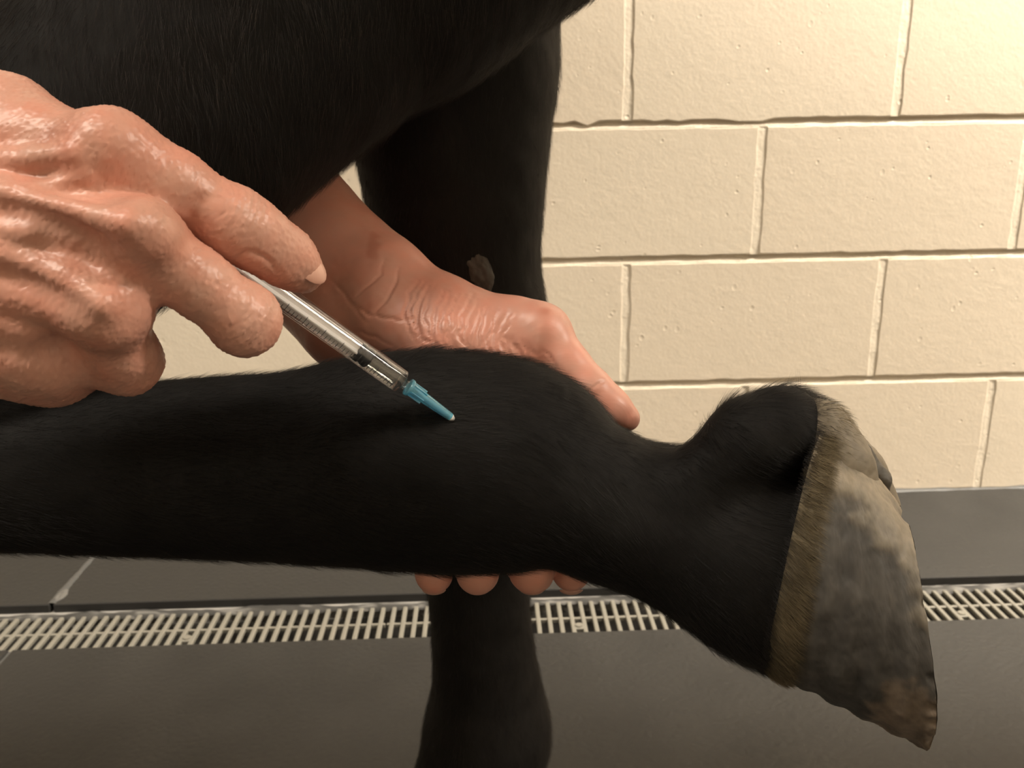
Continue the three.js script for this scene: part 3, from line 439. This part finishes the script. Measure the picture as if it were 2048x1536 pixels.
// ------------------------------------------------------------------ the syringe
const onto = (f, px, py, near) => { let d = near; for (let i = 0; i < 80; i++) { const p = L(px, py, d), v = f(p.x, p.y, p.z); if (v < 0.0002) break; d += Math.max(0.0002, v * 0.7); if (d > 0.6) break; } return [px, py, d]; };   // where a line of sight meets a skin
const DT = onto(lowerLeg, 907, 838, 0.28)[2] + 0.0004, DB = DT - 0.036;
console.log('needle at', DT);
const SY = { tip: L(907, 838, DT), back: L(490, 540, DB) };
{
  const axis = SY.back.clone().sub(SY.tip), along = axis.clone().normalize();
  const o = thing('syringe', 'clear plastic syringe with a blue needle hub, held by the hand', 'syringe', SY.tip.toArray());
  o.quaternion.setFromUnitVectors(V(0, 1, 0), along);
  const P = (px, py) => { const t = ((px - 907) * (490 - 907) + (py - 838) * (540 - 838)) / ((490 - 907) ** 2 + (540 - 838) ** 2); const z0 = 1 / DT, z1 = 1 / DB, iz = z0 + (z1 - z0) * t; return (1 / iz - DT) / (DB - DT) * axis.length(); };
  const len = axis.length(), yHub = P(826, 782), yNoz = P(806, 772), yEnd = P(800, 768), yStop = P(733, 722), R = 0.00455, r = 0.0039;
  M.clear = phys({ color: lin(0.97, 0.97, 0.97), roughness: 0.06, transmission: 1, ior: 1.49, thickness: 0 });
  M.hub = phys({ color: lin(0.30, 0.70, 0.84), roughness: 0.14, transmission: 0.72, ior: 1.49, thickness: 0 });
  M.rubberBlack = std({ color: lin(0.012, 0.012, 0.013), roughness: 0.45 }); M.whitePlastic = std({ color: lin(0.78, 0.76, 0.74), roughness: 0.35 });
  M.milky = phys({ color: lin(0.90, 0.88, 0.86), roughness: 0.45, transmission: 0.35, thickness: 0 });
  M.steel = std({ color: lin(0.7, 0.7, 0.7), metalness: 1, roughness: 0.2 }); M.ink = std({ color: lin(0.05, 0.05, 0.055), roughness: 0.6 });
  M.liquid = phys({ color: lin(0.99, 0.985, 0.96), roughness: 0.0, transmission: 1, ior: 1.333, thickness: 0 });
  const lathe = (name, pts, mat, n = 48) => mesh(name, new THREE.LatheGeometry(pts.map(([a, b]) => new THREE.Vector2(a, b)), n), mat, o);
  lathe('barrel', [[0.0009, yHub + 0.002], [0.0009, yEnd + 0.0012], [r, yEnd + 0.0014], [r, len], [R, len], [R, yEnd + 0.0005], [R - 0.0005, yEnd], [0.0021, yEnd - 0.0003], [0.0020, yNoz - 0.001], [0.0018, yHub + 0.001], [0.0009, yHub + 0.001]], M.clear);
  // finger flange: a flat oblong plate
  const fs = new THREE.Shape(); fs.absellipse(0, 0, 0.0085, 0.0068, 0, Math.PI * 2); const hole = new THREE.Path(); hole.absellipse(0, 0, R - 0.0001, R - 0.0001, 0, Math.PI * 2, true); fs.holes.push(hole);
  const fg = new THREE.ExtrudeGeometry(fs, { depth: 0.0012, bevelEnabled: true, bevelThickness: 0.0003, bevelSize: 0.0003, bevelSegments: 2, curveSegments: 32 }); fg.rotateX(-Math.PI / 2); fg.translate(0, len - 0.0012, 0); mesh('finger_flange', fg, M.clear, o);
  lathe('stopper', [[0, yStop - 0.0016], [0.0034, yStop - 0.0008], [r - 0.00005, yStop - 0.0002], [r - 0.00005, yStop + 0.0010], [0.0034, yStop + 0.0014], [0.0034, yStop + 0.0029], [r - 0.00005, yStop + 0.0033], [r - 0.00005, yStop + 0.0045], [0.0032, yStop + 0.0050], [0, yStop + 0.0050]], M.rubberBlack);
  const rod = [], yTop = len + 0.0215; for (let k = 0; k < 2; k++) { const g = new RoundedBoxGeometry(k ? 0.0009 : 0.0066, yTop - yStop - 0.005, k ? 0.0066 : 0.0009, 1, 0.0003); g.translate(0, (yTop + yStop + 0.005) / 2, 0); rod.push(g); }
  const disc = new THREE.CylinderGeometry(0.0052, 0.0052, 0.0016, 36).toNonIndexed(); disc.translate(0, yTop, 0); mesh('plunger', mergeGeometries([...rod.map((g) => g.index ? g.toNonIndexed() : g), disc]), M.milky, o);
  lathe('liquid', [[0, yEnd + 0.0017], [r - 0.0002, yEnd + 0.0018], [r - 0.0002, yStop - 0.0006], [0, yStop - 0.0018]], M.liquid);
  // printed scale
  const marks = [], face = Math.PI * 0.5, N = 34; const eye = EYE.clone().sub(SY.tip).applyQuaternion(o.quaternion.clone().invert()), az = Math.atan2(eye.x, eye.z) - 0.55;
  for (let i = 0; i < N; i++) { const y = yEnd + 0.0035 + i * 0.00158; if (y > len - 0.006) break; const span = i % 5 === 0 ? 0.85 : 0.52; const g = new THREE.CylinderGeometry(R + 0.00003, R + 0.00003, 0.00022, 14, 1, true, az - 0.42, span); g.translate(0, y, 0); marks.push(g); }
  mesh('scale_marks', mergeGeometries(marks), M.ink, o);
  // blue needle hub with ribs, white glue tip, needle in the skin
  lathe('needle_hub', [[0.0021, yHub + 0.0026], [0.0034, yHub + 0.0026], [0.0034, yHub + 0.0014], [0.0027, yHub + 0.0010], [0.0024, yHub - 0.0035], [0.0022, yHub - 0.0042], [0.0016, 0.0018], [0.0013, 0.0012], [0, 0.0012]], M.hub);
  const ribs = []; for (let k = 0; k < 6; k++) { const g = new RoundedBoxGeometry(0.0005, 0.0060, 0.0009, 1, 0.0002); g.translate(0, yHub - 0.002, 0.0025); g.rotateX(0); g.rotateY(k * Math.PI / 3); ribs.push(g); } mesh('hub_ribs', mergeGeometries(ribs), M.hub, o);
  lathe('hub_core', [[0, 0.0016], [0.0010, 0.0018], [0.0012, yHub - 0.002], [0, yHub - 0.002]], M.hub);
  lathe('glue_tip', [[0, -0.0008], [0.0005, -0.0005], [0.00135, 0.0010], [0.00145, 0.0018], [0, 0.0022]], M.whitePlastic, 24);
  const nd = new THREE.CylinderGeometry(0.00025, 0.00025, 0.012, 10); nd.translate(0, -0.0055, 0); mesh('needle', nd, M.steel, o);
}

// ------------------------------------------------------------------ the person
const rightHand = (() => {
  const palm = blend([
    chain([J(-330, 300, 0.262, 92), J(70, 292, 0.256, 82), J(205, 310, 0.250, 74)]),
    chain([J(-330, 400, 0.252, 100), J(280, 468, 0.245, 66)]),
    chain([J(-330, 480, 0.252, 100), J(205, 612, 0.247, 64)]),
    chain([J(-330, 560, 0.262, 105), J(70, 700, 0.258, 72)]),
    chain([J(-330, 640, 0.275, 110), J(40, 715, 0.268, 82), J(120, 730, 0.264, 58)]),
    chain([J(-330, 430, 0.275, 110), J(180, 450, 0.270, 70)]), chain([J(-330, 540, 0.278, 110), J(140, 600, 0.272, 70)]),
    chain([J(-380, 150, 0.268, 92), J(-150, 190, 0.266, 92), J(20, 240, 0.264, 84), J(120, 300, 0.262, 66)]),
    chain([J(262, 540, 0.252, 58), J(256, 590, 0.254, 52)]), chain([J(110, 690, 0.275, 66), J(165, 712, 0.276, 58)]),
    chain([J(235, 295, 0.248, 64), J(245, 300, 0.249, 62)]), chain([J(285, 458, 0.2355, 54), J(298, 468, 0.2370, 52)]), chain([J(215, 625, 0.245, 54), J(225, 635, 0.246, 52)]),
  ], 0.009);
  const fingers = [
    chain([J(215, 305, 0.252, 66), J(345, 365, 0.257, 60), J(468, 447, 0.266, 66), J(520, 480, 0.272, 58), J(572, 515, 0.280, 51), J(604, 543, 0.287, 43)], 0.006),
    chain([J(285, 470, 0.247, 64), J(400, 568, 0.255, 62), J(487, 640, 0.263, 66), J(478, 636, 0.284, 52), J(452, 608, 0.300, 46), J(436, 590, 0.304, 44)], 0.005),
    chain([J(205, 620, 0.249, 62), J(245, 700, 0.263, 60), J(252, 722, 0.270, 62), J(225, 710, 0.290, 52), J(200, 680, 0.300, 48)], 0.005),
    chain([J(80, 705, 0.262, 66), J(112, 748, 0.272, 56), J(110, 752, 0.280, 54), J(90, 720, 0.296, 48)], 0.005),
    chain([J(-140, 260, 0.275, 88), J(90, 330, 0.288, 66), J(230, 400, 0.298, 56), J(335, 455, 0.294, 50), J(362, 468, 0.290, 44)], 0.006),
  ];
  const sit = ([x, y], r) => { const d = onto(palm, x, y, 0.15)[2]; return [L(x, y, d + mm(r, d) * 0.30), mm(r, d)]; };
  const tend = (a, b, r = 22) => { const [p, ra] = sit(a, r), [q, rb] = sit(b, r); return bone(p, q, ra, rb); };
  const ridges = [
    [tend([-300, 320, 0.236], [-60, 330, 0.2325], 26), tend([-60, 330, 0.2325], [150, 312, 0.2335], 22)],
    [tend([-300, 392, 0.229], [0, 392, 0.2245], 30), tend([0, 392, 0.2245], [255, 448, 0.2285], 24)],
    [tend([-300, 470, 0.229], [0, 506, 0.2260], 30), tend([0, 506, 0.226], [130, 556, 0.2285], 26), tend([130, 556, 0.2285], [205, 612, 0.2345], 28)],
    [tend([-300, 570, 0.240], [50, 668, 0.2405], 30)],
    [tend([-200, 440, 0.2285], [60, 462, 0.2330], 13), tend([-120, 345, 0.2335], [60, 380, 0.2315], 11), tend([60, 380, 0.2315], [170, 350, 0.2335], 10)],
  ].map((a) => blend(a, 0.004));
  const all = (x, y, z) => { let p = palm(x, y, z), d = p; if (p < 0.012) for (const r of ridges) d = smin(d, r(x, y, z), 0.0042); let m = d; for (const f of fingers) m = Math.min(m, smin(d, f(x, y, z), 0.007)); return m; };
  return all;
})();
const lw = { wrist: L(722, 598, 0.438), fore: L(565, 430, 0.462) };
const elbowL = lw.wrist.clone().add(lw.fore.clone().sub(lw.wrist).normalize().multiplyScalar(0.265)), shoulderL = V(-0.60, 0.98, -0.52);
const wristR = L(-330, 440, 0.262), elbowR = V(-0.47, 0.66, -0.10), shoulderR = V(-0.68, 0.90, -0.16);
const leftHand = (() => {
  const d = 0.418;
  const palm = blend([
    chain([[elbowL, 0.040], [lw.fore, 0.0335], [lw.wrist, 0.0255]]), chain([[elbowL, 0.036], J(610, 455, 0.458, 110), J(760, 560, 0.436, 92)]), chain([J(545, 500, 0.462, 90), J(680, 650, 0.440, 82)]),
    chain([J(770, 570, 0.432, 84), J(885, 618, 0.424, 68), J(1000, 652, 0.418, 58), J(1068, 662, 0.414, 52)]),
    chain([J(780, 640, 0.424, 90), J(900, 690, 0.416, 92), J(1030, 730, 0.414, 62)]),
    chain([J(700, 640, 0.438, 84), J(790, 760, 0.438, 82), J(860, 870, 0.436, 62)]),
    chain([J(740, 640, 0.440, 80), J(940, 860, 0.438, 64)]), chain([J(770, 630, 0.440, 80), J(1010, 845, 0.438, 64)]), chain([J(800, 630, 0.438, 76), J(1085, 815, 0.436, 60)]),
  ], 0.010);
  const finger = (mcp, pip, dip, tip, r) => chain([J(...mcp, r + 6), J(...pip, r + 2), J(...dip, r - 2), J(...tip, r - 7)], 0.005);
  const fingers = [
    chain([J(1040, 655, 0.416, 54), J(1088, 668, 0.412, 51), J(1135, 735, 0.408, 45), J(1180, 782, 0.404, 42), J(1222, 816, 0.402, 36), J(1254, 837, 0.402, 27)], 0.006),
    finger([1085, 815, 0.436], [1130, 1010, 0.436], [1140, 1110, 0.420], [1142, 1143, 0.388], 46),
    finger([1010, 845, 0.438], [1045, 1030, 0.437], [1060, 1115, 0.416], [1064, 1141, 0.376], 53),
    finger([940, 860, 0.438], [950, 1040, 0.437], [954, 1120, 0.416], [955, 1146, 0.378], 50),
    finger([860, 870, 0.436], [865, 1040, 0.436], [868, 1115, 0.418], [868, 1149, 0.384], 45),
  ];
  return (x, y, z) => { const p = palm(x, y, z); let m = p; for (const f of fingers) m = Math.min(m, smin(p, f(x, y, z), 0.008)); return m; };
})();
const boxR = bounds([L(-330, 60, 0.25), L(-330, 780, 0.29), L(660, 400, 0.31), L(500, 760, 0.23), L(-300, 300, 0.21)], 0.012), boxL = bounds([L(545, 400, 0.49), L(620, 380, 0.42), L(1300, 860, 0.38), L(1100, 1200, 0.36), L(800, 1000, 0.47), L(560, 700, 0.43)], 0.02);
const foreR = bone(L(-230, 440, 0.268), elbowR, 0.031, 0.043), rightArm = (x, y, z) => smin(rightHand(x, y, z), foreR(x, y, z), 0.024);
const gR = surfaceNets(rightArm, ...boxR, 0.00075), gL = surfaceNets(leftHand, ...boxL, 0.0009);
console.log('hands', gR.attributes.position.count, gL.attributes.position.count);
// creases: polylines on the skin, each with a width and a depth
function creases(list) { const segs = []; for (const [pts, w, dep] of list) for (let i = 0; i < pts.length - 1; i++) { const k = (i + 0.5) / (pts.length - 1); segs.push([L(...pts[i]), L(...pts[i + 1]), w, dep * (0.25 + 0.75 * Math.sin(Math.PI * k))]); } return (x, y, z) => { let s = 0; for (const [a, b, w, dep] of segs) { const ux = x - a.x, uy = y - a.y, uz = z - a.z; if (ux * ux + uy * uy + uz * uz > 2.2e-4) continue; const dx = b.x - a.x, dy = b.y - a.y, dz = b.z - a.z, t = clamp((ux * dx + uy * dy + uz * dz) / (dx * dx + dy * dy + dz * dz), 0, 1), q = (ux - dx * t) ** 2 + (uy - dy * t) ** 2 + (uz - dz * t) ** 2; if (q < 9 * w * w) s = Math.max(s, dep * Math.exp(-q / (w * w))); } return -s; }; }
// raise creases on to the surface by marching along the line of sight
const line = (f, near, pts, w, dep, wob = 3) => { const c = new THREE.CatmullRomCurve3(pts.map(([x, y]) => V(x, y, 0))), n = 14, o = rnd() * 50; return [c.getPoints(n).map((p) => onto(f, p.x + wob * noise(p.x * 0.06 + o, p.y * 0.06, 1), p.y + wob * noise(p.x * 0.06, p.y * 0.06 + o, 2), near)), w, dep]; };
const cR = [], cL = [], arc = (cx, cy, r, a0, a1, sq = 1) => [0, 0.25, 0.5, 0.75, 1].map((t) => { const a = lerp(a0, a1, t); return [cx + r * Math.cos(a), cy + r * sq * Math.sin(a)]; });
for (let i = 0; i < 7; i++) cR.push(line(rightHand, 0.2, arc(432, 590, 72 + i * 8 + 2 * rnd(), -0.35 + 0.2 * rnd(), 1.15 + 0.25 * rnd()), 0.0005 + 0.0003 * rnd(), 0.0003 + 0.0002 * rnd()));
for (let i = 0; i < 7; i++) cR.push(line(rightHand, 0.2, arc(395 + i * 3, 395, 62 + i * 10, -0.62 + 0.2 * rnd(), 0.62 + 0.3 * rnd()), 0.0005 + 0.0003 * rnd(), 0.0002 + 0.0002 * rnd()));
for (let i = 0; i < 4; i++) cR.push(line(rightHand, 0.2, arc(500, 465, 58 + i * 9, -0.35, 0.75), 0.0005, 0.0002));
cR.push(line(rightHand, 0.2, [[470, 522], [500, 505], [535, 522], [556, 545]], 0.0009, 0.0008), line(rightHand, 0.2, [[372, 445], [392, 405], [430, 388]], 0.0018, 0.0008));
for (let i = 0; i < 12; i++) { const x = 238 + i * 10; cR.push(line(rightHand, 0.2, [[x, 400 + 12 * rnd()], [x + 8 * (rnd() - 0.5), 440], [x - 6, 492 - 12 * rnd()]], 0.00035, 0.00016)); }
for (let i = 0; i < 16; i++) { const x = 300 + i * 8; cR.push(line(rightHand, 0.2, [[x, 275 + i * 6 + 20 * rnd()], [x - 10, 340 + i * 5], [x - 4, 410 + i * 4 - 20 * rnd()]], 0.00045, 0.00016)); }
for (let i = 0; i < 26; i++) { const x = -10 + i * 13, y = 420 + 40 * Math.sin(i); cR.push(line(rightHand, 0.2, [[x, y - 60 * rnd()], [x + 14 * (rnd() - 0.5), y + 20], [x + 12, y + 50 + 90 * rnd()]], 0.00035, 0.00013)); }
for (let i = 0; i < 15; i++) { const x = 806 + i * 14 + 6 * rnd(), y = 548 + i * 5 + 20 * rnd(); cL.push(line(leftHand, 0.3, [[x + 26 - 8 * rnd(), y], [x, y + 50], [x + 4, y + 95], [x + 26 + 10 * rnd(), y + 150 - 40 * rnd()]], 0.0005 + 0.0005 * rnd(), 0.0005 + 0.0008 * rnd(), 6)); }
for (let i = 0; i < 9; i++) { const x = 985 + i * 13, y = 660 + i * 5; cL.push(line(leftHand, 0.3, [[x, y], [x + 24, y + 40], [x + 34 + 10 * rnd(), y + 90]], 0.0006 + 0.0004 * rnd(), 0.0005 + 0.0006 * rnd(), 6)); }
for (const p of [[[800, 540], [778, 590], [735, 632]], [[772, 518], [752, 558], [712, 592]], [[690, 602], [745, 632], [800, 640], [850, 630]], [[680, 660], [735, 668], [790, 700]], [[660, 560], [700, 600], [730, 650]], [[1165, 800], [1190, 772], [1208, 765]], [[1172, 812], [1200, 784]], [[985, 720], [1020, 742], [1048, 772]]]) cL.push(line(leftHand, 0.3, p, 0.0007, 0.0005, 5));
for (const [p, w, d] of [[[[-60, 405], [40, 420], [120, 440], [200, 470]], 0.0036, 0.0021], [[[-60, 528], [40, 560], [115, 592], [190, 640]], 0.0036, 0.0017], [[[-60, 352], [60, 352], [150, 345]], 0.0026, 0.0009], [[[-60, 655], [30, 690], [120, 720]], 0.004, 0.0012]]) cR.push(line(rightHand, 0.18, p, w, d, 1));
const creaseR = creases(cR), creaseL = creases(cL);
displace(gR, (x, y, z) => { const w = worley(x * 620, y * 620, z * 620), fl = fbm(x * 260, y * 260, z * 260, 2); return creaseR(x, y, z) + 0.00030 * Math.min(0.5, w[1] - w[0]) * 2 + 0.00022 * fl + 0.0005 * fbm(x * 60, y * 60, z * 60, 2); });
displace(gL, (x, y, z) => { const fl = fbm(x * 300, y * 300, z * 300, 2); return creaseL(x, y, z) + 0.00018 * fl + 0.0005 * fbm(x * 60, y * 60, z * 60, 2); });
const skin = (warm) => (x, y, z) => { const a = fbm(x * 45, y * 45, z * 45, 3), b = fbm(x * 160 + 4, y * 160, z * 160, 3), spot = smooth(0.28, 0.60, fbm(x * 75 + 31, y * 75, z * 75 + 8, 3)); const c = [0.54 + 0.05 * a, 0.27 + 0.06 * a - 0.04 * b, 0.20 + 0.055 * a - 0.035 * b]; c[1] *= warm; c[2] *= warm; return c.map((v, i) => v * (1 + 0.10 * b) * (1 - spot * [0.16, 0.26, 0.30][i])); };
paint(gR, skin(1)); paint(gL, skin(0.93));
// the rest of the person, who crouches ahead of the lifted leg
const P2 = (a, b, ra, rb) => bone(V(...a), V(...b), ra, rb);
const arms = blend([bone(elbowR.clone().lerp(wristR, 0.35), elbowR, 0.037, 0.043), bone(elbowR, shoulderR, 0.043, 0.055), bone(elbowL, shoulderL, 0.042, 0.055), bone(lw.fore, elbowL, 0.0335, 0.042)], 0.015);
const bodyRest = blend([arms, P2([-0.70, 0.90, -0.34], [-0.92, 0.50, -0.34], 0.13, 0.15), P2([-0.67, 0.93, -0.20], [-0.63, 0.97, -0.48], 0.07, 0.07), P2([-0.66, 0.98, -0.34], [-0.60, 1.08, -0.34], 0.055, 0.055),
  P2([-0.93, 0.45, -0.26], [-0.62, 0.40, -0.14], 0.10, 0.062), P2([-0.62, 0.40, -0.14], [-0.84, 0.09, -0.14], 0.060, 0.042), P2([-0.93, 0.45, -0.42], [-0.62, 0.16, -0.56], 0.10, 0.062), P2([-0.62, 0.12, -0.56], [-0.98, 0.09, -0.52], 0.060, 0.042)], 0.03);
const head = blend([P2([-0.585, 1.185, -0.34], [-0.565, 1.15, -0.34], 0.088, 0.082), P2([-0.545, 1.10, -0.34], [-0.52, 1.09, -0.34], 0.060, 0.045), P2([-0.49, 1.16, -0.34], [-0.468, 1.14, -0.34], 0.010, 0.013), P2([-0.60, 1.155, -0.252], [-0.60, 1.135, -0.256], 0.016, 0.012), P2([-0.60, 1.155, -0.428], [-0.60, 1.135, -0.424], 0.016, 0.012), P2([-0.488, 1.108, -0.355], [-0.488, 1.108, -0.325], 0.008, 0.008)], 0.014);
const gBody = surfaceNets((x, y, z) => Math.min(smin(bodyRest(x, y, z), head(x, y, z), 0.02), rightArm(x, y, z), leftHand(x, y, z)), [-1.15, 0.02, -0.72], [-0.05, 1.32, 0.02], 0.008, (() => { const a = inside(boxR, 0.010), b = inside(boxL, 0.010); return (x, y, z) => !a(x, y, z) && !b(x, y, z); })());
const person = thing('person', 'person with bare forearms, one hand holding a syringe, the other cradling the leg', 'person', [-0.8, 0, -0.34]);
const toPerson = (g) => g.translate(0.8, 0, 0.34);
M.skin = phys({ color: 0xffffff, vertexColors: true, roughness: 0.40, specularIntensity: 1.0, sheen: 0.12, sheenColor: lin(0.6, 0.3, 0.22), sheenRoughness: 0.6 });
mesh('body', toPerson(mergeGeometries([gR, gL, paint(gBody, skin(1))])), M.skin, person);
{
  M.shirt = std({ color: lin(0.05, 0.09, 0.075), roughness: 0.9 }); M.trousers = std({ color: lin(0.03, 0.035, 0.05), roughness: 0.9 }); M.boots = std({ color: lin(0.03, 0.024, 0.02), roughness: 0.6 }); M.hairP = std({ color: lin(0.10, 0.085, 0.07), roughness: 0.7 });
  const lo = [-1.2, 0.0, -0.75], hi = [-0.2, 1.34, 0.05];
  const shirt = blend([P2([-0.70, 0.90, -0.34], [-0.92, 0.52, -0.34], 0.142, 0.16), P2([-0.67, 0.93, -0.20], [-0.63, 0.97, -0.48], 0.082, 0.082), bone(shoulderR, shoulderR.clone().lerp(elbowR, 0.6), 0.07, 0.062), bone(shoulderL, shoulderL.clone().lerp(elbowL, 0.6), 0.07, 0.062)], 0.03);
  mesh('shirt', toPerson(surfaceNets(shirt, lo, hi, 0.012)), M.shirt, person);
  const tr = blend([P2([-0.92, 0.50, -0.34], [-0.94, 0.42, -0.34], 0.158, 0.15), P2([-0.93, 0.45, -0.26], [-0.62, 0.40, -0.14], 0.115, 0.075), P2([-0.62, 0.40, -0.14], [-0.83, 0.14, -0.14], 0.074, 0.06), P2([-0.93, 0.45, -0.42], [-0.62, 0.16, -0.56], 0.115, 0.075), P2([-0.62, 0.125, -0.56], [-0.94, 0.10, -0.52], 0.074, 0.06)], 0.03);
  mesh('trousers', toPerson(surfaceNets(tr, lo, hi, 0.012)), M.trousers, person);
  for (const b of [blend([P2([-0.84, 0.10, -0.14], [-0.84, 0.05, -0.14], 0.056, 0.05), P2([-0.84, 0.045, -0.14], [-0.66, 0.036, -0.14], 0.045, 0.036)], 0.02), blend([P2([-0.96, 0.09, -0.52], [-1.0, 0.10, -0.52], 0.056, 0.052), P2([-1.0, 0.10, -0.52], [-0.97, 0.035, -0.52], 0.05, 0.034)], 0.02)]) mesh('boot', toPerson(surfaceNets(b, lo, hi, 0.01)), M.boots, person);
  const cap = (x, y, z) => Math.max(P2([-0.595, 1.195, -0.34], [-0.60, 1.16, -0.34], 0.098, 0.092)(x, y, z), (x + 0.555) * 0.8 - (y - 1.19) * 0.6, 1.12 - y); mesh('hair', toPerson(surfaceNets(cap, lo, hi, 0.006)), M.hairP, person);
  for (const z of [-0.308, -0.372]) { const e = new THREE.SphereGeometry(0.011, 16, 12); e.translate(-0.497, 1.172, z); mesh('eye', toPerson(e), std({ color: lin(0.7, 0.68, 0.65), roughness: 0.2 }), person); }
  // fingernails
  M.nail = phys({ color: lin(0.56, 0.31, 0.235), roughness: 0.34 });
  const nail = (at, along, out, w, l) => { const g = new THREE.SphereGeometry(1, 24, 16, 0, Math.PI * 2, 0, Math.PI * 0.42); g.scale(w, w * 0.55, l); const s = V().crossVectors(out, along).normalize(), a = V().crossVectors(s, out).normalize(); g.applyMatrix4(new THREE.Matrix4().makeBasis(s, out, a).setPosition(at)); mesh('fingernail', toPerson(g), M.nail, person); };
  const dirv = (a, b) => L(...b).sub(L(...a)).normalize();
  nail(L(616, 537, 0.2825), dirv([572, 515, 0.280], [604, 543, 0.287]), V(0.74, 0.40, 0.46).transformDirection(VIEW).normalize(), 0.0061, 0.0072);
  for (const [px, d] of [[1142, 0.3925], [1064, 0.3805], [955, 0.3825], [868, 0.3885]]) nail(L(px, 1176, d), V(0, 0.25, 1).transformDirection(VIEW), V(0, -1, 0.25).transformDirection(VIEW).normalize(), 0.0056, 0.0066);
  nail(L(1243, 824, 0.410), dirv([1222, 816, 0.402], [1254, 837, 0.402]), V(0.2, 0.5, -0.8).transformDirection(VIEW).normalize(), 0.0058, 0.0070);
}
console.log('person built');
renderer.render(scene, camera);
